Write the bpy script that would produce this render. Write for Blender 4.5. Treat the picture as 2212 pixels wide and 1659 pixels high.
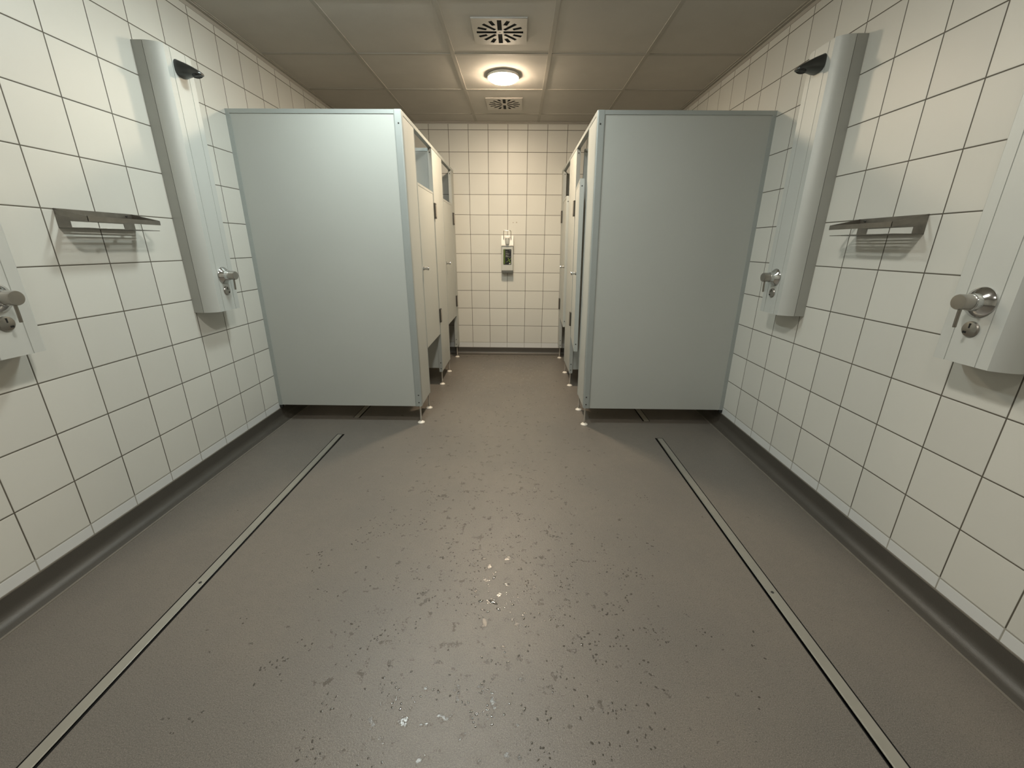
import bpy, bmesh, math, random
from mathutils import Matrix, Vector
S = bpy.context.scene
C = S.collection
for o in list(bpy.data.objects): bpy.data.objects.remove(o)
random.seed(7)
# ---------------------------------------------------------------- camera
H = 1.21
cd = bpy.data.cameras.new('camera'); cam = bpy.data.objects.new('camera', cd); C.objects.link(cam)
cd.sensor_width = 36; cd.lens = 36 * 889.62 / 2212; cd.clip_start = 0.02
r = Vector((0.99987127, 0.01425127, 0.00737185)); u = Vector((-0.01151066, 0.31703328, 0.94834456)); f = Vector((-0.011178, 0.94830733, -0.31715651))
cam.matrix_world = Matrix(((r.x, u.x, -f.x, 0), (r.y, u.y, -f.y, 0), (r.z, u.z, -f.z, H), (0, 0, 0, 1)))
S.camera = cam
# ---------------------------------------------------------------- world, exposure
w = bpy.data.worlds.new('world'); S.world = w; w.use_nodes = True
w.node_tree.nodes['Background'].inputs[0].default_value = (0, 0, 0, 1)
S.view_settings.view_transform = 'Standard'; S.view_settings.look = 'None'
S.view_settings.gamma = 1; S.view_settings.use_curve_mapping = False
S.view_settings.exposure = 1.45
# the room's ceiling lamps and, last, an added unseen fill lamp for the near walls: position, colour, radiance (each lamp is built with its housing further down)
WARM = (1.0, 0.80, 0.58); COOL = (0.90, 1.0, 0.97); NEUT = (1.0, 0.955, 0.86)
LAMPS = [(-0.122, 3.53, WARM, 108), (-0.125, 2.245, COOL, 24), (-0.77, 2.18, COOL, 50), (-0.125, 0.975, NEUT, 74), (-0.125, -0.30, NEUT, 30)]
# ---------------------------------------------------------------- numbers of the room
XL, XR, YB, YF, CZ = -1.699, 1.461, 4.723, -1.6, 2.38
PH_L, PH_R, PH_B, L11, TW, TH = 1.5622, 1.5518, -0.71641, 0.1413, 0.2, 0.2 * 0.98806
# ---------------------------------------------------------------- materials
def mat(name, col, rough=.5, metal=0, spec=.5, bump=0, bscale=200, var=0, vscale=8, coat=0, emit=None, es=0):
    m = bpy.data.materials.new(name); m.use_nodes = True; nt = m.node_tree; b = nt.nodes['Principled BSDF']
    b.inputs['Base Color'].default_value = (*col, 1); b.inputs['Roughness'].default_value = rough
    b.inputs['Metallic'].default_value = metal; b.inputs['Specular IOR Level'].default_value = spec
    b.inputs['Coat Weight'].default_value = coat
    if emit: b.inputs['Emission Color'].default_value = (*emit, 1); b.inputs['Emission Strength'].default_value = es
    geo = nt.nodes.new('ShaderNodeNewGeometry')
    n2 = nt.nodes.new('ShaderNodeTexNoise'); n2.inputs['Scale'].default_value = vscale; n2.inputs['Detail'].default_value = 5
    nt.links.new(geo.outputs['Position'], n2.inputs['Vector'])
    mr = nt.nodes.new('ShaderNodeMapRange'); mr.inputs[3].default_value = 1 - var; mr.inputs[4].default_value = 1 + var
    nt.links.new(n2.outputs[0], mr.inputs[0])
    mx = nt.nodes.new('ShaderNodeVectorMath'); mx.operation = 'MULTIPLY'; mx.inputs[0].default_value = col
    nt.links.new(mr.outputs[0], mx.inputs[1]); nt.links.new(mx.outputs[0], b.inputs['Base Color'])
    if bump:
        n = nt.nodes.new('ShaderNodeTexNoise'); n.inputs['Scale'].default_value = bscale
        nt.links.new(geo.outputs['Position'], n.inputs['Vector'])
        bp = nt.nodes.new('ShaderNodeBump'); bp.inputs['Strength'].default_value = bump; bp.inputs['Distance'].default_value = .002
        nt.links.new(n.outputs[0], bp.inputs['Height']); nt.links.new(bp.outputs[0], b.inputs['Normal'])
    return m
class N:   # tiny node helper
    def __init__(s, nt): s.nt = nt
    def m(s, op, a, b=None, c=None, clamp=False):
        n = s.nt.nodes.new('ShaderNodeMath'); n.operation = op; n.use_clamp = clamp
        for i, v in enumerate((a, b, c)):
            if v is None: continue
            if isinstance(v, (int, float)): n.inputs[i].default_value = v
            else: s.nt.links.new(v, n.inputs[i])
        return n.outputs[0]
    def sep(s):
        g = s.nt.nodes.new('ShaderNodeNewGeometry'); x = s.nt.nodes.new('ShaderNodeSeparateXYZ')
        s.nt.links.new(g.outputs['Position'], x.inputs[0]); return g.outputs['Position'], x.outputs
    def noise(s, vec, scale, detail=4, rough=.5):
        n = s.nt.nodes.new('ShaderNodeTexNoise'); n.inputs['Scale'].default_value = scale; n.inputs['Detail'].default_value = detail
        n.inputs['Roughness'].default_value = rough; s.nt.links.new(vec, n.inputs['Vector']); return n.outputs[0]
    def mix(s, fac, a, b):
        n = s.nt.nodes.new('ShaderNodeMix'); n.data_type = 'RGBA'
        s.nt.links.new(fac, n.inputs[0])
        for i, v in ((6, a), (7, b)):
            if isinstance(v, tuple): n.inputs[i].default_value = (*v, 1)
            else: s.nt.links.new(v, n.inputs[i])
        return n.outputs[2]
    def ramp(s, v, a, b):
        n = s.nt.nodes.new('ShaderNodeMapRange'); n.interpolation_type = 'SMOOTHSTEP'
        s.nt.links.new(v, n.inputs[0]); n.inputs[1].default_value = a; n.inputs[2].default_value = b; return n.outputs[0]
def tile_mat(name, axis, ph):
    m = bpy.data.materials.new(name); m.use_nodes = True; nt = m.node_tree; b = nt.nodes['Principled BSDF']; k = N(nt)
    pos, xyz = k.sep()
    uu = k.m('DIVIDE', k.m('SUBTRACT', xyz[axis], ph), TW); vv = k.m('DIVIDE', k.m('SUBTRACT', xyz[2], L11), TH)
    def dist(t, size): fr = k.m('FRACT', t); return k.m('MULTIPLY', k.m('MINIMUM', fr, k.m('SUBTRACT', 1, fr)), size)
    d = k.m('MINIMUM', dist(uu, TW), dist(vv, TH))
    grout = k.m('SUBTRACT', 1, k.ramp(d, .0015, .0027))
    idn = nt.nodes.new('ShaderNodeTexWhiteNoise'); cb = nt.nodes.new('ShaderNodeCombineXYZ')
    nt.links.new(k.m('FLOOR', uu), cb.inputs[0]); nt.links.new(k.m('FLOOR', vv), cb.inputs[1]); nt.links.new(cb.outputs[0], idn.inputs['Vector'])
    tile = k.mix(idn.outputs[0], (.565, .560, .515), (.615, .610, .560))
    tile = k.mix(k.m('MULTIPLY', k.noise(pos, 6, 6, .6), .28), tile, (.50, .49, .44))
    low = k.m('LESS_THAN', xyz[2], L11)
    tile = k.mix(low, tile, (.60, .61, .60))
    gcol = k.mix(k.noise(pos, 3.5, 3), (.042, .036, .026), (.13, .115, .085))
    gcol = k.mix(k.m('LESS_THAN', xyz[2], L11 + .003), gcol, (.30, .29, .25))
    nt.links.new(k.mix(grout, tile, gcol), b.inputs['Base Color'])
    nt.links.new(k.m('MULTIPLY_ADD', grout, .35, .42), b.inputs['Roughness'])
    hgt = k.m('ADD', k.ramp(d, .0008, .0045), k.m('MULTIPLY', k.noise(pos, 9, 2), .35))
    hgt = k.m('ADD', hgt, k.m('MULTIPLY', k.noise(pos, 260, 2), .02))
    bp = nt.nodes.new('ShaderNodeBump'); bp.inputs['Strength'].default_value = .5; bp.inputs['Distance'].default_value = .0016
    nt.links.new(hgt, bp.inputs['Height']); nt.links.new(bp.outputs[0], b.inputs['Normal'])
    return m
def floor_mat():
    m = bpy.data.materials.new('safety_vinyl_floor'); m.use_nodes = True; nt = m.node_tree; b = nt.nodes['Principled BSDF']; k = N(nt)
    pos, xyz = k.sep()
    big = k.noise(pos, 1.1, 5, .6); mid = k.noise(pos, 26, 6, .65); fine = k.noise(pos, 420, 2, .5)
    base = k.mix(k.ramp(big, .35, .65), (.148, .130, .110), (.118, .108, .096))
    base = k.mix(k.m('MULTIPLY', k.ramp(mid, .35, .75), .5), base, (.118, .106, .092))
    base = k.mix(k.m('MULTIPLY', k.ramp(fine, .45, .75), .6), base, (.29, .265, .23))
    base = k.mix(k.m('MULTIPLY', k.ramp(k.noise(pos, 240, 2), .55, .7), .55), base, (.06, .054, .047))
    # wet blotches: walked-on middle of the room
    warp = k.noise(pos, 23, 7, .66)
    area = k.m('SUBTRACT', 1, k.ramp(k.m('ABSOLUTE', k.m('ADD', xyz[0], .12)), .15, 1.15))
    area = k.m('MULTIPLY', area, k.ramp(xyz[1], .3, .8))
    thr = k.m('SUBTRACT', .70, k.m('MULTIPLY', area, .10))
    wet = k.m('GREATER_THAN', warp, thr)
    wets = k.ramp(k.m('SUBTRACT', warp, thr), -.03, .03)
    base = k.mix(k.m('MULTIPLY', wets, .42), base, (.066, .060, .052))
    nt.links.new(base, b.inputs['Base Color'])
    rough = k.m('SUBTRACT', k.m('MULTIPLY_ADD', mid, .10, .33), k.m('MULTIPLY', wets, .22))
    nt.links.new(rough, b.inputs['Roughness']); b.inputs['Specular IOR Level'].default_value = .5
    hg = k.m('ADD', k.m('MULTIPLY', k.noise(pos, 480, 2), .8), k.m('MULTIPLY', k.noise(pos, 190, 3), 1.2))
    hg = k.m('MULTIPLY', hg, k.m('SUBTRACT', 1, k.m('MULTIPLY', wets, .6)))
    bp = nt.nodes.new('ShaderNodeBump'); bp.inputs['Strength'].default_value = .5; bp.inputs['Distance'].default_value = .001
    nt.links.new(hg, bp.inputs['Height']); nt.links.new(bp.outputs[0], b.inputs['Normal'])
    return m
M = dict(
    tile_l=tile_mat('wall_tiles_left', 1, PH_L), tile_r=tile_mat('wall_tiles_right', 1, PH_R), tile_b=tile_mat('wall_tiles_back', 0, PH_B),
    floor=floor_mat(),
    skirt=mat('vinyl_skirting', (.062, .056, .047), .42, bump=.4, bscale=400, var=.12),
    seam=mat('weld_seam', (.17, .155, .13), .45, var=.2, vscale=30),
    ceil=mat('ceiling_tile', (.50, .475, .43), .9, bump=.25, bscale=260, var=.07, vscale=7),
    tbar=mat('ceiling_bar', (.40, .375, .33), .75),
    trim=mat('wall_trim', (.40, .375, .33), .6),
    board=mat('grey_laminate', (.42, .435, .41), .46, bump=.06, bscale=150, var=.03, vscale=3),
    alu=mat('anodised_edge', (.38, .41, .40), .38, metal=.35, var=.03),
    edge=mat('door_edge', (.42, .44, .42), .4, metal=.2),
    col=mat('shower_column_cover', (.50, .515, .49), .45, metal=.2, var=.03),
    side=mat('shower_column_housing', (.37, .375, .35), .4, metal=.3, var=.04),
    gap=mat('dark_joint', (.03, .03, .027), .8),
    chrome=mat('chrome', (.62, .62, .61), .12, metal=1),
    satin=mat('satin_steel', (.42, .40, .37), .28, metal=1, bump=.1, bscale=500, var=.15, vscale=20),
    steel=mat('brushed_steel', (.38, .36, .32), .34, metal=1, var=.15, vscale=30),
    shelfm=mat('shelf_steel', (.24, .225, .20), .35, metal=.9, var=.25, vscale=25),
    drainm=mat('drain_steel', (.40, .385, .34), .42, metal=.7, var=.12, vscale=14),
    bright=mat('steel_edge_highlight', (.72, .70, .66), .2, metal=1),
    dark=mat('dark_metal', (.045, .045, .044), .3, metal=.7, var=.1),
    head=mat('dark_shower_head', (.085, .088, .086), .28, metal=.75),
    black=mat('black', (.006, .006, .006), .8),
    screw=mat('screw_dark', (.06, .06, .055), .5, metal=.5),
    wplast=mat('white_plastic', (.78, .76, .70), .35),
    footm=mat('foot_plastic', (.66, .62, .55), .35),
    rod=mat('foot_rod', (.42, .38, .33), .35, metal=.6),
    vent=mat('vent_plate', (.50, .47, .42), .5),
    grey=mat('grey_plastic', (.45, .46, .43), .4),
    dgrey=mat('dark_grey_plastic', (.10, .105, .095), .4),
    green=mat('label_green', (.16, .25, .03), .5), lgrey=mat('label_text', (.22, .22, .20), .5), lblack=mat('label_black', (.008, .009, .008), .35),
    hinge=mat('hinge_metal', (.07, .065, .055), .4, metal=.6), hingel=mat('hinge_cover', (.36, .33, .29), .4, metal=.5),
    stain=mat('old_screw_mark', (.33, .29, .22), .6),
)
wm = mat('water', (.075, .068, .058), .05, spec=.6)
M['water'] = wm
# ---------------------------------------------------------------- mesh helpers
def link(name, bm, m, parent=None, smooth=False):
    me = bpy.data.meshes.new(name); bmesh.ops.recalc_face_normals(bm, faces=bm.faces); bm.to_mesh(me); bm.free()
    for mm in (m if isinstance(m, (list, tuple)) else [m]): me.materials.append(mm)
    o = bpy.data.objects.new(name, me); C.objects.link(o)
    if parent: o.parent = parent
    if smooth:
        for p in me.polygons: p.use_smooth = True
        me.set_sharp_from_angle(angle=math.radians(35))
    return o
def add_box(bm, x0, x1, y0, y1, z0, z1, bev=0, mi=0, xf=None):
    g = bmesh.ops.create_cube(bm, size=1); vs = g['verts']
    for v in vs:
        v.co = Vector((x0 + (x1 - x0) * (v.co.x + .5), y0 + (y1 - y0) * (v.co.y + .5), z0 + (z1 - z0) * (v.co.z + .5)))
    fs = list({fc for v in vs for fc in v.link_faces})
    for fc in fs: fc.material_index = mi
    if bev:
        rr = bmesh.ops.bevel(bm, geom=list({e for v in vs for e in v.link_edges}), offset=bev, segments=2, affect='EDGES', profile=.5)
        vs = list({v for fc in rr['faces'] for v in fc.verts} | {v for v in vs if v.is_valid})
    if xf:
        for v in vs: v.co = xf(v.co)
def box(name, a, m, parent=None, bev=0, xf=None, smooth=False):
    bm = bmesh.new(); add_box(bm, *a, bev=bev, xf=xf); return link(name, bm, m, parent, smooth)
def lathe(bm, pts, mtx=Matrix(), n=32, mi=0):
    """pts = (radius, height) along local z"""
    rings = []
    for rr, h in pts:
        rings.append([bm.verts.new(mtx @ Vector((rr * math.cos(2 * math.pi * i / n), rr * math.sin(2 * math.pi * i / n), h))) for i in range(n)] if rr > 1e-6 else [bm.verts.new(mtx @ Vector((0, 0, h)))])
    for a, b in zip(rings, rings[1:]):
        for i in range(n):
            j = (i + 1) % n
            q = [a[i % len(a)], a[j % len(a)], b[j % len(b)], b[i % len(b)]]
            q = [v for t, v in enumerate(q) if v not in q[:t]]
            if len(q) > 2: bm.faces.new(q).material_index = mi
    for rg, end in ((rings[0], 0), (rings[-1], 1)):
        if len(rg) > 2: bm.faces.new(rg).material_index = mi
def tube(bm, pts, rad, n=10):
    pts = [Vector(p) for p in pts]; rings = []
    for i, p in enumerate(pts):
        d = (pts[min(i + 1, len(pts) - 1)] - pts[max(i - 1, 0)]).normalized()
        a = d.orthogonal().normalized() if i == 0 else (rings_a - d * rings_a.dot(d)).normalized()
        rings_a = a; b = d.cross(a)
        rings.append([bm.verts.new(p + (a * math.cos(t) + b * math.sin(t)) * rad) for t in [2 * math.pi * q / n for q in range(n)]])
    for a, b in zip(rings, rings[1:]):
        for i in range(n): bm.faces.new((a[i], a[(i + 1) % n], b[(i + 1) % n], b[i]))
    bm.faces.new(rings[0]); bm.faces.new(rings[-1])
def prism(bm, poly, z0, z1, fn=lambda p, z: Vector((p[0], p[1], z)), mi=0):
    a = [bm.verts.new(fn(p, z0)) for p in poly]; b = [bm.verts.new(fn(p, z1)) for p in poly]
    bm.faces.new(a).material_index = mi; bm.faces.new(b[::-1]).material_index = mi
    for i in range(len(poly)):
        j = (i + 1) % len(poly); bm.faces.new((a[i], a[j], b[j], b[i])).material_index = mi
def plate(name, outer, holes, thick, m, parent, fn):
    """flat sheet with real holes; fn maps (a, b, depth) to the thing's space"""
    cu = bpy.data.curves.new(name, 'CURVE'); cu.dimensions = '2D'; cu.fill_mode = 'BOTH'; cu.extrude = thick / 2
    for poly in [outer] + holes:
        s = cu.splines.new('POLY'); s.points.add(len(poly) - 1); s.use_cyclic_u = True
        for p, c in zip(s.points, poly): p.co = (c[0], c[1], 0, 1)
    t = bpy.data.objects.new(name, cu); C.objects.link(t); dg = bpy.context.evaluated_depsgraph_get()
    me = bpy.data.meshes.new_from_object(t.evaluated_get(dg)); bpy.data.objects.remove(t); bpy.data.curves.remove(cu)
    for v in me.vertices: v.co = fn(v.co.x, v.co.y, v.co.z)
    me.materials.clear(); me.materials.append(m)
    bm = bmesh.new(); bm.from_mesh(me); bpy.data.meshes.remove(me)
    bmesh.ops.remove_doubles(bm, verts=bm.verts, dist=1e-5)
    return link(name, bm, m, parent)
def rect(a0, a1, b0, b1): return [(a0, b0), (a1, b0), (a1, b1), (a0, b1)]
def thing(name, label, cat, loc=(0, 0, 0), group=None):
    o = bpy.data.objects.new(name, None); C.objects.link(o); o.location = loc; o.empty_display_size = .05
    o['label'] = label; o['category'] = cat
    if group: o['group'] = group
    return o
def struct(o): o['kind'] = 'structure'; return o
# ---------------------------------------------------------------- room shell
DR = [(-1.205, -1.155, -0.33, 2.51), (0.928, 0.981, -0.33, 2.51), (-1.205, -1.155, 2.79, 4.45), (0.928, 0.981, 2.79, 4.45)]
e = .0
xs = sorted({XL - .1, XR + .1, *[d[0] for d in DR], *[d[1] for d in DR]}); ys = sorted({YF - .1, YB + .1, -0.33, 2.51, 2.79, 4.45})
bm = bmesh.new(); grid = {}
def gv(x, y):
    if (x, y) not in grid: grid[(x, y)] = bm.verts.new((x, y, 0))
    return grid[(x, y)]
for x0, x1 in zip(xs, xs[1:]):
    for y0, y1 in zip(ys, ys[1:]):
        if any(abs(x0 - d[0]) < 1e-6 and d[2] <= y0 and y1 <= d[3] for d in DR): continue
        bm.faces.new((gv(x0, y0), gv(x1, y0), gv(x1, y1), gv(x0, y1)))
rr = bmesh.ops.extrude_face_region(bm, geom=list(bm.faces)); bmesh.ops.translate(bm, verts=[g for g in rr['geom'] if isinstance(g, bmesh.types.BMVert)], vec=(0, 0, -.08))
struct(link('floor', bm, M['floor']))
T = .1
struct(box('wall_left', (XL - T, XL, YF - T, YB + T, 0, CZ + .05), M['tile_l']))
struct(box('wall_right', (XR, XR + T, YF - T, YB + T, 0, CZ + .05), M['tile_r']))
struct(box('wall_back', (XL, XR, YB, YB + T, 0, CZ + .05), M['tile_b']))
struct(box('wall_front', (XL, XR, YF - T, YF, 0, CZ + .05), M['tile_b']))
ceil = struct(box('ceiling', (XL - T, XR + T, YF - T, YB + T, CZ + .004, CZ + .1), M['ceil']))
bm = bmesh.new()
for i in range(-3, 3):
    x = .189 + .6235 * i
    if XL < x < XR: add_box(bm, x - .012, x + .012, YF, YB, CZ, CZ + .006)
j = -8
while True:
    y = 3.19 + .633 * j; j += 1
    if y > YB: break
    if y > YF: add_box(bm, XL, XR, y - .012, y + .012, CZ + .0005, CZ + .006)
link('grid_bars', bm, M['tbar'], ceil)
# wall angle where the ceiling meets the tiles
def trim(name, a):
    bm = bmesh.new()
    for q in a: add_box(bm, *q)
    return struct(link(name, bm, M['trim']))
trim('trim_1', [(XL, XL + .022, YF, YB, CZ - .004, CZ + .003), (XL, XL + .003, YF, YB, CZ - .024, CZ - .004)])
trim('trim_2', [(XR - .022, XR, YF, YB, CZ - .004, CZ + .003), (XR - .003, XR, YF, YB, CZ - .024, CZ - .004)])
trim('trim_3', [(XL + .022, XR - .022, YB - .022, YB, CZ - .004, CZ + .003), (XL + .003, XR - .003, YB - .003, YB, CZ - .014, CZ - .004)])
# coved skirting
prof = [(0, .0), (.0, .092), (.004, .092), (.004, .045)] + [(.004 + .04 * (1 - math.cos(t)), .005 + .04 * (1 - math.sin(t))) for t in [math.radians(q) for q in (15, 30, 45, 60, 75, 90)]] + [(.052, .002), (.052, 0)]
seam = [(.050, 0), (.050, .0032), (.058, .0026), (.058, 0)]
def skirting(name, fn, z0, z1):
    bm = bmesh.new(); prism(bm, prof, z0, z1, fn); o = struct(link(name, bm, M['skirt'], smooth=True))
    bm = bmesh.new(); prism(bm, seam, z0, z1, fn); link('weld_seam', bm, M['seam'], o)
    bm = bmesh.new(); prism(bm, [(0, .091), (0, .0955), (.0045, .0955), (.0045, .091)], z0, z1, fn); link('sealant_bead', bm, M['seam'], o)
skirting('baseboard_left', lambda p, s: Vector((XL + p[0], s, p[1])), YF, YB)
skirting('baseboard_right', lambda p, s: Vector((XR - p[0], s, p[1])), YF, YB)
skirting('baseboard_back', lambda p, s: Vector((s, YB - p[0], p[1] * .88)), XL + .058, XR - .058)
skirting('baseboard_front', lambda p, s: Vector((s, YF + p[0], p[1])), XL + .058, XR - .058)
# old screw marks on the back wall
for (x, z, rr_) in ((-.02, 1.452, .006), (-.056, 1.45, .005)):
    bm = bmesh.new(); lathe(bm, [(rr_, 0), (rr_, .0012), (0, .0016)], Matrix.Translation((x, YB, z)) @ Matrix.Rotation(math.pi / 2, 4, 'X'), 14)
    o = link('filled_hole', bm, M['stain']); o['label'] = ('darker right one of two filled screw holes in the tile above the dispenser' if x > -.03 else 'fainter left one of two filled screw holes in the tile above the dispenser'); o['category'] = 'filled hole'; o['group'] = 'filled screw holes above the dispenser'
# ---------------------------------------------------------------- floor drains
DL = ['long steel channel drain in the open floor, along the left wall', 'long steel channel drain in the open floor, along the right wall',
      'steel channel drain under the left cubicles, seen below their end panel', 'steel channel drain under the right cubicles, seen below their end panel']
for i, (x0, x1, y0, y1) in enumerate(DR):
    t = thing('channel_drain', DL[i], 'drain', ((x0 + x1) / 2, y0, 0), 'linear floor drains')
    s = 1 if i % 2 == 0 else -1      # side facing the middle of the room
    hw = (x1 - x0) / 2; ln = y1 - y0
    bm = bmesh.new()
    add_box(bm, -hw, hw, 0, ln, -.05, -.047); add_box(bm, -hw, -hw + .001, 0, ln, -.047, .0008); add_box(bm, hw - .001, hw, 0, ln, -.047, .0008)
    add_box(bm, -hw + .001, hw - .001, 0, .001, -.047, .0008); add_box(bm, -hw + .001, hw - .001, ln - .001, ln, -.047, .0008)
    for a in (-.6, .6): add_box(bm, min(a * hw, a * hw + .002), max(a * hw, a * hw + .002), .01, ln - .01, -.047, -.004)
    link('channel', bm, M['black'], t)
    a, b = (-hw + .004, hw - .009) if s > 0 else (-hw + .009, hw - .004)
    bm = bmesh.new(); n0 = 0
    ymid = 1.217 - y0 if i < 2 else ln / 2
    add_box(bm, a, b, .003, ln - .003, -.004, .0003, bev=.0006)
    cv = link('cover', bm, M['drainm'], t)
    bm = bmesh.new(); xe = b if s > 0 else a
    add_box(bm, min(xe, xe - s * .006), max(xe, xe - s * .006), .003, ln - .003, -.006, .0015, bev=.0012)
    link('cover_edge', bm, M['bright'], cv, smooth=True)  # bevel strip in brighter steel, its highlight put into the colour
    bm = bmesh.new(); lathe(bm, [(.0055, 0), (.0055, .0012), (.004, .0018), (.0025, .0016), (.0015, .0006), (0, .0006)], Matrix.Translation(((a + b) / 2, ymid, 0)), 16)
    link('screw', bm, M['screw'], cv)
# ---------------------------------------------------------------- ceiling lamps and the added fill lamp
LL = ['lit warm white round ceiling lamp between the two vents', 'cool white round ceiling lamp over the room centre, in front of the first vent', 'cool white round ceiling lamp nearest the left wall',
      'white round ceiling lamp over the photographer', 'added unseen fill lamp behind the photographer, brightens the near walls']
for i, (x, y, col, st) in enumerate(LAMPS):
    t = thing('ceiling_lamp', LL[i], 'lamp', (x, y, CZ), 'round ceiling lamps')
    bm = bmesh.new(); lathe(bm, [(.106, 0.003), (.1135, 0.0), (.1135, -.016), (.108, -.018), (0, -.018)], n=48); link('ring', bm, M['wplast'], t, smooth=True)
    bm = bmesh.new(); lathe(bm, [(.108, -.0185), (.104, -.024), (.092, -.031), (.07, -.036), (.04, -.039), (0, -.040)], n=48)
    dm = mat('lamp_diffuser', (.8, .8, .8), .5, emit=col, es=st); link('diffuser', bm, dm, t, smooth=True)
# ---------------------------------------------------------------- ceiling vents
for i, (x, y) in enumerate([(-.119, 2.885), (-.133, 4.157)]):
    t = thing('ceiling_vent', ['square white ceiling vent with radial slots, in front of the lamp', 'smaller looking square ceiling vent with radial slots, between the lamp and the back wall'][i], 'vent', (x, y, CZ), 'square ceiling vents')
    holes = []
    def slot(ang, r0, r1, wd):
        c, s_ = math.cos(ang), math.sin(ang); return [(c * a - s_ * b, s_ * a + c * b) for a, b in ((r0, -wd), (r1, -wd), (r1, wd), (r0, wd))]
    for q in range(16):
        ang = math.radians(22.5 * q)
        if q % 4 == 0: holes.append(slot(ang, .020, .134, .0125))
        elif q % 2 == 0: holes.append(slot(ang, .036, .130, .0105))
        else: holes.append(slot(ang, .082, .134, .0115))
    holes.append([(.004 * math.cos(a), .004 * math.sin(a)) for a in [q * math.pi / 4 for q in range(8)]])
    plate('face_plate', rect(-.155, .155, -.152, .152), holes, .003, M['vent'], t, lambda a, b, c: Vector((a, b, -.003 + c)))
    bm = bmesh.new()
    for a in ((-.155, -.152, -.152, .152), (.152, .155, -.152, .152), (-.152, .152, -.152, -.149), (-.152, .152, .149, .152)): add_box(bm, *a, -.0028, 0.003)
    link('rim', bm, M['vent'], t)
    box('duct_shade_sheet', (-.15, .15, -.147, .147, .0005, .0035), M['black'], t)  # flat black sheet, paints the darkness seen through the slots
# ---------------------------------------------------------------- shower columns
def column(side, yc, zb, label, hw_head):
    """side: +1 stands on the left wall (faces +x), -1 on the right wall"""
    X = XL if side > 0 else XR
    t = thing('shower_column', label, 'shower column', (X, yc, zb), 'wall mounted shower columns')
    P3 = lambda d, y, z: Vector((side * d, y, z))
    Ht = 1.186
    bm = bmesh.new(); prism(bm, rect(0, .048, -.113, .113), 0, Ht, lambda p, z: P3(p[0], p[1], z)); link('housing', bm, M['side'], t)
    bm = bmesh.new(); prism(bm, rect(.046, .053, -.1115, .1115), .002, Ht - .002, lambda p, z: P3(p[0], p[1], z)); link('joint', bm, M['gap'], t)
    pf = [(.050, -.113)]
    A0 = math.radians(50); arc = []
    for q in range(1, 10):
        a = A0 * q / 10; arc.append((.050 + .066 * math.sin(a) / math.sin(A0), .113 - .033 * (1 - math.cos(a)) / (1 - math.cos(A0))))
    pf += [(d, -y) for d, y in arc] + [(.1160, -.080)]
    for g in (-.046, .046): pf += [(.1155, g - .0016), (.1135, g - .0012), (.1135, g + .0012), (.1155, g + .0016)]
    pf += [(.1160, .080)] + arc[::-1]
    pf.append((.050, .113))
    bm = bmesh.new(); prism(bm, pf, 0, Ht, lambda p, z: P3(p[0], p[1], z)); link('front_cover', bm, M['col'], t, smooth=True)
    R = Matrix.Rotation(side * math.pi / 2, 4, 'Y')
    def at(d, y, z): return Matrix.Translation(P3(d, y, z)) @ R
    # mixer
    mixer = bm = bmesh.new(); lathe(bm, [(.044, 0), (.044, .003), (.041, .007), (.031, .014), (.0255, .018), (.0245, .032), (.0235, .033), (.0235, .035), (0, .035)], at(.116, 0, .184), 40)
    mx = link('mixer_valve', bm, M['chrome'], t, smooth=True); mx['label'] = 'round chrome escutcheon of the mixer'
    bm = bmesh.new(); lathe(bm, [(.0225, .034), (.0225, .062), (.021, .066), (0, .0665)], at(.116, 0, .184), 36); kn = link('knob', bm, M['satin'], mx, smooth=True)
    bm = bmesh.new(); tube(bm, [P3(.168, 0, .164), P3(.167, .001, .14), P3(.164, .003, .110)], .0045, 12); link('lever', bm, M['steel'], mx, smooth=True)
    bm = bmesh.new(); lathe(bm, [(.0235, 0), (.0235, .003), (.021, .006), (.012, .0075), (0, .008)], at(.116, 0, .105), 32); bt = link('push_button', bm, M['satin'], t, smooth=True)
    bm = bmesh.new(); add_box(bm, *sorted((side * .1228, side * .1245)), -.0018, .0018, .108, .122); add_box(bm, *sorted((side * .1215, side * .1240)), .004, .014, .092, .098); link('button_mark', bm, M['black'], bt)
    # shower head: wedge lofted from the cover out to a round nozzle
    bm = bmesh.new(); rings = []
    for d, zt, zbm, hw in ((.1155, 1.150, 1.080, hw_head), (.124, 1.146, 1.080, hw_head * .98), (.150, 1.136, 1.085, hw_head * .74), (.175, 1.124, 1.088, hw_head * .55), (.195, 1.113, 1.090, .024), (.208, 1.104, 1.089, .020), (.215, 1.098, 1.091, .010)):
        ring = []
        for q in range(20):
            a = 2 * math.pi * q / 20; ca, sa = math.cos(a), math.sin(a)
            ring.append(bm.verts.new(P3(d, hw * math.copysign(abs(ca) ** .6, ca), (zt + zbm) / 2 + (zt - zbm) / 2 * math.copysign(abs(sa) ** .75, sa))))
        rings.append(ring)
    for a, b in zip(rings, rings[1:]):
        for q in range(20): bm.faces.new((a[q], a[(q + 1) % 20], b[(q + 1) % 20], b[q]))
    bm.faces.new(rings[0]); bm.faces.new(rings[-1])
    hd = link('shower_head', bm, M['head'], t, smooth=True); hd['label'] = 'dark grey wedge shaped shower head'
    bm = bmesh.new(); lathe(bm, [(.0215, 0), (.0215, .006), (.018, .008), (.017, .006), (0, .006)], Matrix.Translation(P3(.190, 0, 1.093)) @ Matrix.Rotation(side * math.radians(-14), 4, 'Y') @ Matrix.Rotation(math.pi, 4, 'X'), 28)
    link('nozzle', bm, M['dark'], hd, smooth=True)
    return t
column(1, 2.264, .866, 'grey shower column on the left wall, beside the left cubicles', .040)
column(-1, 2.236, .882, 'grey shower column on the right wall, beside the right cubicles', .048)
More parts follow.
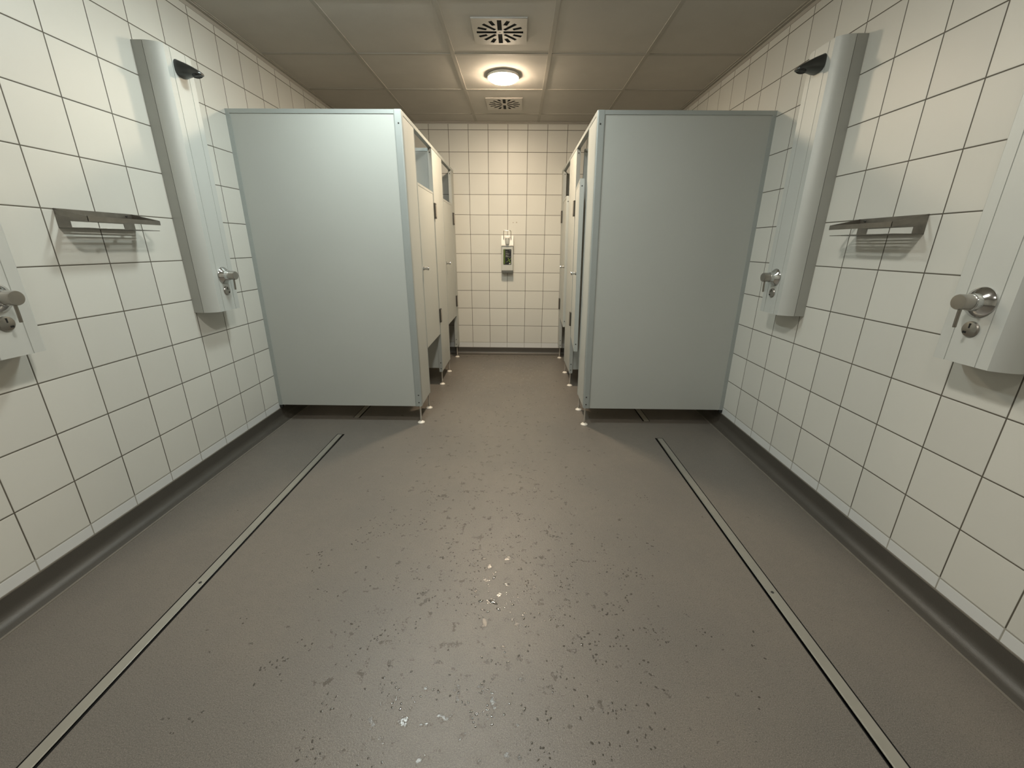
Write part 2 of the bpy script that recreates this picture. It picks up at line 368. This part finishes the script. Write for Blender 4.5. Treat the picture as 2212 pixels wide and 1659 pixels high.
column(1, 1.245, .866, 'grey shower column cut off by the left edge of the photo, beyond the left soap shelf', .040)
column(-1, 1.229, .882, 'near grey shower column at the right edge of the photo, with large chrome mixer', .048)
# ---------------------------------------------------------------- soap shelves
def soap_shelf(side, y0, y1, z0, label, dep):
    X = XL if side > 0 else XR
    t = thing('soap_shelf', label, 'shelf', (X, y0, z0), 'steel soap shelves on the side walls')
    W = y1 - y0; P3 = lambda d, y, z: Vector((side * d, y, z))
    plate('back_plate', rect(0, W, 0, .068), [rect(.048, W - .052, .004, .028)], .0015, M['shelfm'], t, lambda a, b, c: P3(.0015 + c, a, b))
    holes = []
    for k in range(6):
        d0 = .018 + k * .0158; sp = W * (.80 - .105 * k)
        for a, b in ((.022, sp - .008), (sp + .008, W - .022)):
            if b - a > .02: holes.append(rect(a, b, d0, d0 + .0068))
    plate('tray', [(0, 0), (W, 0), (W, dep - .012), (W - .012, dep), (.012, dep), (0, dep - .012)], holes, .002, M['shelfm'], t, lambda a, b, c: P3(b, a, .001 + c))
    bm = bmesh.new(); th = .0015
    for ya in (0, W - th):   # sloping side arms
        prism(bm, [(.002, .047), (.002, .068), (dep, .042), (dep, .024)], ya, ya + th, lambda p, s: P3(p[0], s, p[1]))
    add_box(bm, *sorted((side * (dep - th), side * dep)), 0, W, .024, .042)
    link('guard_rail', bm, M['shelfm'], t)
    for y in (.02, W - .03):
        bm = bmesh.new(); lathe(bm, [(.005, 0), (.005, .002), (.003, .004), (0, .0042)], Matrix.Translation(P3(.002, y, .059)) @ Matrix.Rotation(side * math.pi / 2, 4, 'Y'), 14)
        link('screw', bm, M['screw'], t, smooth=True)
soap_shelf(1, 1.603, 1.926, 1.262, 'slotted steel soap shelf on the left wall', .119)
soap_shelf(-1, 1.600, 1.912, 1.262, 'slotted steel soap shelf on the right wall', .124)
# ---------------------------------------------------------------- cubicles
YP = 2.725
def cubicles(side, fx, lean, label):
    """side +1: left bank. fx = corridor face at floor level, lean = dx per metre height"""
    X = XL if side > 0 else XR
    t = thing('cubicles', label, 'cubicles', (fx, YP, 0), 'banks of cubicles')
    def sh(co): return Vector((co.x + (fx + lean * co.z - fx), co.y - YP, co.z))          # world-ish -> local, with lean
    def B(name, x0, x1, y0, y1, z0, z1, m, par, bev=0, leanit=True):
        # x given as distance from the corridor face towards the wall
        a, b = sorted((-side * x0, -side * x1))
        return box(name, (a, b, y0, y1, z0, z1), m, par, bev, xf=(lambda co: Vector((co.x + (lean * co.z if leanit else 0), co.y - YP, co.z))))
    def screw(par, pts, axis):
        for (x, y, z) in pts:
            bm = bmesh.new(); lx = -side * x + lean * z
            mtx = Matrix.Translation((lx, y - YP, z)) @ (Matrix.Rotation(math.pi / 2, 4, 'X') if axis == 'y' else Matrix.Rotation(side * math.pi / 2, 4, 'Y'))
            lathe(bm, [(.0048, -.001), (.0048, .0012), (.003, .002), (0, .002)], mtx, 12); link('screw', bm, M['screw'], par)
    wd = abs(fx - X)
    ZT, ZB = 1.95, .122
    # end panel: polygon so that it meets the plumb wall and the corridor corner
    bm = bmesh.new()
    xw = (X - fx); s2 = side
    pts = [(-s2 * .045 + lean * ZB, ZB), (-s2 * .045 + lean * (ZT - .021), ZT - .021), (xw + s2 * .020, ZT - .021), (xw + s2 * .020, ZB)]
    prism(bm, pts, .004, .030, lambda p, s: Vector((p[0], s, p[1])))
    ep = link('end_panel', bm, M['board'], t)
    bm = bmesh.new()
    prism(bm, [(-s2 * .040 + lean * ZT, ZT - .022), (-s2 * .040 + lean * ZT, ZT), (xw, ZT), (xw, ZT - .022)], .0, .034, lambda p, s: Vector((p[0], s, p[1])))
    link('top_profile', bm, M['alu'], ep)
    bm = bmesh.new(); prism(bm, [(xw, ZB), (xw + s2 * .024, ZB), (xw + s2 * .024, ZT - .022), (xw, ZT - .022)], .0, .034, lambda p, s: Vector((p[0], s, p[1]))); link('wall_profile', bm, M['alu'], ep)
    B('corner_post', .0, .048, YP - .002, YP + .040, ZB - .004, ZT + .003, M['alu'], ep, bev=.008)
    screw(ep, [(.020, YP - .002, ZB + .03), (.020, YP - .002, ZB + .085), (.020, YP - .002, ZT - .07)], 'y')
    # small bracket foot at the wall
    bm = bmesh.new(); add_box(bm, *sorted((xw + s2 * .0, xw + s2 * .022)), .006, .026, ZB - .024, ZB + .002); link('wall_bracket', bm, M['dark'], ep)
    # header rail over the doors
    B('header_rail', .0, .030, YP + .036, YB, 1.926, ZT, M['alu'], t, bev=.002)
    for bi, (y0, y1, feet) in enumerate(((YP + .040, 3.020, (2.700 + .018, 3.000)), (3.578, 4.015, (3.590, 3.996)), (4.562, YB - .002, (4.575,)))):
        p = B('pilaster', .002, .028, y0 + (.0 if bi == 0 else .004), y1 - .004, ZB + .003, 1.925, M['board'], t, bev=.001)
        if bi: B('edge_profile', .0, .030, y0, y0 + .006, ZB, 1.925, M['edge'], p)
        if bi < 2: B('edge_profile', .0, .030, y1 - .006, y1, ZB, 1.925, M['edge'], p)
        if bi: screw(p, [(.015, y0, ZB + .03), (.015, y0, ZB + .085), (.015, y0, 1.895)], 'y')
        for fy in feet:
            bm = bmesh.new(); mt = Matrix.Translation((-side * .012, fy - YP, 0))
            lathe(bm, [(.024, 0), (.025, .002), (.024, .006), (.014, .013), (.010, .016), (0, .016)], mt, 28, 0)
            lathe(bm, [(.0075, .012), (.0075, .045), (.0062, .047), (.0062, ZB + .004)], mt, 16, 1)
            link('foot', bm, [M['footm'], M['rod']], p, smooth=True)
    # dividing wall between the two cubicles, and the far cubicle's back is the tiled wall
    d = B('divider', .030, wd - .002, 3.592, 3.618, .155, 1.905, M['board'], t, leanit=False)
    B('top_profile', .030, wd - .002, 3.588, 3.622, 1.905, 1.927, M['alu'], d, leanit=False)
    # doors
    for di, (y0, y1, ajar) in enumerate(((3.026, 3.558, 0 if side > 0 else 4.6), (4.021, 4.556, 0 if side > 0 else 2.3))):
        z0, z1 = (.475, 1.612) if side > 0 else (.462, 1.640)
        ang = math.radians(ajar); px, py = 0.0, y1          # hinge line
        def D(co):   # local door coords (dist from face, y, z) rotated about the hinge, opening into the corridor
            x, y = co.x, co.y - py
            xr = x * math.cos(ang) + side * -y * math.sin(ang) ; yr = y * math.cos(ang) + side * x * math.sin(ang)
            return Vector((xr + lean * co.z, py + yr - YP, co.z))
        def DB(name, x0, x1, ya, yb, za, zb, m, par, bev=0):
            a, b = sorted((-side * x0, -side * x1)); return box(name, (a, b, ya, yb, za, zb), m, par, bev, xf=D)
        dr = DB('door', .0015, .0285, y0 + .014, y1 - .012, z0 + .001, z1 - .016, M['board'], t)
        dr['label'] = 'cubicle door %s, %s' % ('nearer the camera' if di == 0 else 'nearer the back wall', 'closed' if side > 0 else 'slightly ajar')
        bm = bmesh.new()
        for a in ((y0, y0 + .014, z0, z1), (y1 - .012, y1, z0, z1), (y0 + .014, y1 - .012, z1 - .016, z1)):
            q = sorted((0., -side * .030)); add_box(bm, q[0], q[1], a[0], a[1], a[2], a[3], xf=D)
        link('edge_profile', bm, M['edge'], dr)
        for zz in (z0 + .055, z1 - .045):
            bm = bmesh.new(); lathe(bm, [(.0045, -.001), (.0045, .0012), (0, .0018)], Matrix.Translation(D(Vector((-side * .015, y0, zz)))) @ Matrix.Rotation(math.pi / 2, 4, 'X'), 12); link('screw', bm, M['screw'], dr)
        ky = y0 + .024
        c0 = D(Vector((0, ky, 1.055 if side > 0 else 1.03)))
        bm = bmesh.new(); lathe(bm, [(.012, 0), (.0135, .004), (.010, .008), (.010, .020), (.0135, .028), (.0135, .036), (.012, .040), (0, .041)], Matrix.Translation(c0) @ Matrix.Rotation(side * math.pi / 2, 4, 'Y'), 24)
        link('knob', bm, M['chrome'], dr, smooth=True)
        for hz in ((1.475, .635) if side > 0 else (1.50, .615)):
            bm = bmesh.new()
            q = sorted((side * .013, -side * .001)); add_box(bm, q[0], q[1], y1 - YP - .002, y1 - YP + .050, hz - .058, hz + .058, bev=.002, xf=lambda co: Vector((co.x + lean * co.z, co.y, co.z)))
            q = sorted((side * .016, side * .012)); add_box(bm, q[0], q[1], y1 - YP + .004, y1 - YP + .044, hz - .046, hz + .046, bev=.001, xf=lambda co: Vector((co.x + lean * co.z, co.y, co.z)))
            for fc in bm.faces:
                if max(abs(v.co.z - hz) for v in fc.verts) < .048: fc.material_index = 1
            link('hinge', bm, [M['hinge'], M['hingel']], dr)
    return t
cubicles(1, -.671, -.0045, 'left bank of grey panelled cubicles with closed doors, on white feet')
cubicles(-1, .475, -.0165, 'right bank of grey panelled cubicles with doors slightly ajar, on white feet')
# ---------------------------------------------------------------- dispenser on the back wall
t = thing('disinfectant_dispenser', 'white and grey wall dispenser with black label and wire lever, on back wall', 'dispenser', (-.116, YB, .934))
def DX(co): return co
box('body', (-.061, .061, -.075, 0, .026, .281), M['grey'], t, bev=.004)
bm = bmesh.new(); prism(bm, [(0, .280), (-.086, .280), (-.086, .292), (-.070, .384), (0, .384)], -.0645, .0645, lambda p, s: Vector((s, p[0], p[1]))); link('hood', bm, M['wplast'], t)
box('drip_base', (-.0625, .0625, -.078, 0, 0, .027), M['dgrey'], t, bev=.003)
bm = bmesh.new(); lathe(bm, [(.019, 0), (.021, .004), (.025, .05), (.025, .058), (0, .058)], Matrix.Translation((0, -.088, .296)), 24); link('pump_collar', bm, M['grey'], t, smooth=True)
box('nozzle', (-.021, .021, -.116, -.070, .354, .378), M['wplast'], t, bev=.004)
bm = bmesh.new()
pts = [(-.038, -.075, .345), (-.038, -.10, .36), (-.038, -.125, .395), (-.037, -.14, .425), (-.030, -.143, .432), (-.010, -.143, .432), (0, -.143, .428), (.010, -.143, .432), (.030, -.143, .432), (.037, -.14, .425), (.038, -.125, .395), (.038, -.10, .36), (.038, -.075, .345)]
tube(bm, pts, .003, 8); link('lever', bm, M['steel'], t, smooth=True)
lb = box('label', (-.043, .043, -.0765, -.074, .086, .245), M['lblack'], t)
bm = bmesh.new(); k = 0
while k < 18:
    z = .088 + k * .0086; k += 1
    prism(bm, [(-.042, z), (-.024, z + .012), (-.024, z + .0155), (-.042, z + .0035)], -.0774, -.0764, lambda p, s: Vector((p[0], s, p[1])))
link('hazard_stripes', bm, M['green'], lb)
for (x0, x1, z) in ((.022, .036, .230), (-.018, .001, .220), (-.018, .004, .205), (-.018, .022, .199), (-.018, .020, .187), (-.018, .0, .178), (-.018, .012, .172), (-.018, .033, .166)):
    box('text_line', (x0, x1, -.0774, -.0764, z, z + .0035), M['lgrey'], lb)
box('white_print_block', (.018, .034, -.0774, -.0764, .094, .100), M['wplast'], lb)
bm = bmesh.new()
for a, b, wd in (((.008, .156), (.034, .104), .0030), ((-.010, .112), (.042, .150), .0020)):
    d = Vector((b[0] - a[0], b[1] - a[1])).normalized(); n = Vector((-d.y, d.x)) * wd
    prism(bm, [(a[0] + n.x, a[1] + n.y), (b[0] + n.x, b[1] + n.y), (b[0] - n.x, b[1] - n.y), (a[0] - n.x, a[1] - n.y)], -.0779, -.0764, lambda p, s: Vector((p[0], s, p[1])))
link('cross_mark', bm, M['green'], lb)
# ---------------------------------------------------------------- water drops on the floor
bm = bmesh.new()
def drop(x, y, ax, ay, ang, h):
    c, s_ = math.cos(ang), math.sin(ang); top = None; rings = []
    for rr_, hh in ((1, 0), (.93, .45), (.7, .85), (.35, .98)):
        rings.append([bm.verts.new((x + c * ax * rr_ * math.cos(a) - s_ * ay * rr_ * math.sin(a), y + s_ * ax * rr_ * math.cos(a) + c * ay * rr_ * math.sin(a), .0003 + h * hh)) for a in [q * math.pi / 4 for q in range(8)]])
    tp = bm.verts.new((x, y, .0003 + h))
    for a, b in zip(rings, rings[1:]):
        for q in range(8): bm.faces.new((a[q], a[(q + 1) % 8], b[(q + 1) % 8], b[q]))
    for q in range(8): bm.faces.new((rings[-1][q], rings[-1][(q + 1) % 8], tp))
    bm.faces.new(rings[0][::-1])
for k in range(210):       # clusters
    cx = random.gauss(-.10, .38); cy = random.gauss(1.15, .48)
    if not (-.95 < cx < .8 and .3 < cy < 2.6): continue
    for q in range(random.randint(2, 9)):
        a = random.uniform(.0012, .0034); drop(cx + random.gauss(0, .022), cy + random.gauss(0, .022), a * random.uniform(1, 1.9), a, random.uniform(0, 3.1), a * .17)
for (x, y, ax, ay, an) in ((-.078, 1.265, .011, .004, 1.1), (-.030, 1.235, .015, .003, 0), (-.075, 1.150, .020, .006, 2.6), (-.12, 1.155, .010, .006, .3), (-.055, 1.12, .010, .004, 2.5), (-.005, 1.14, .006, .004, 0), (-.09, 1.11, .007, .003, .4)):
    drop(x, y, ax, ay, an, .0011)
o = link('water_drops', bm, M['water'], smooth=True); o['label'] = 'water drops scattered on the grey floor in the middle of the room'; o['category'] = 'water drops'; o['kind'] = 'stuff'
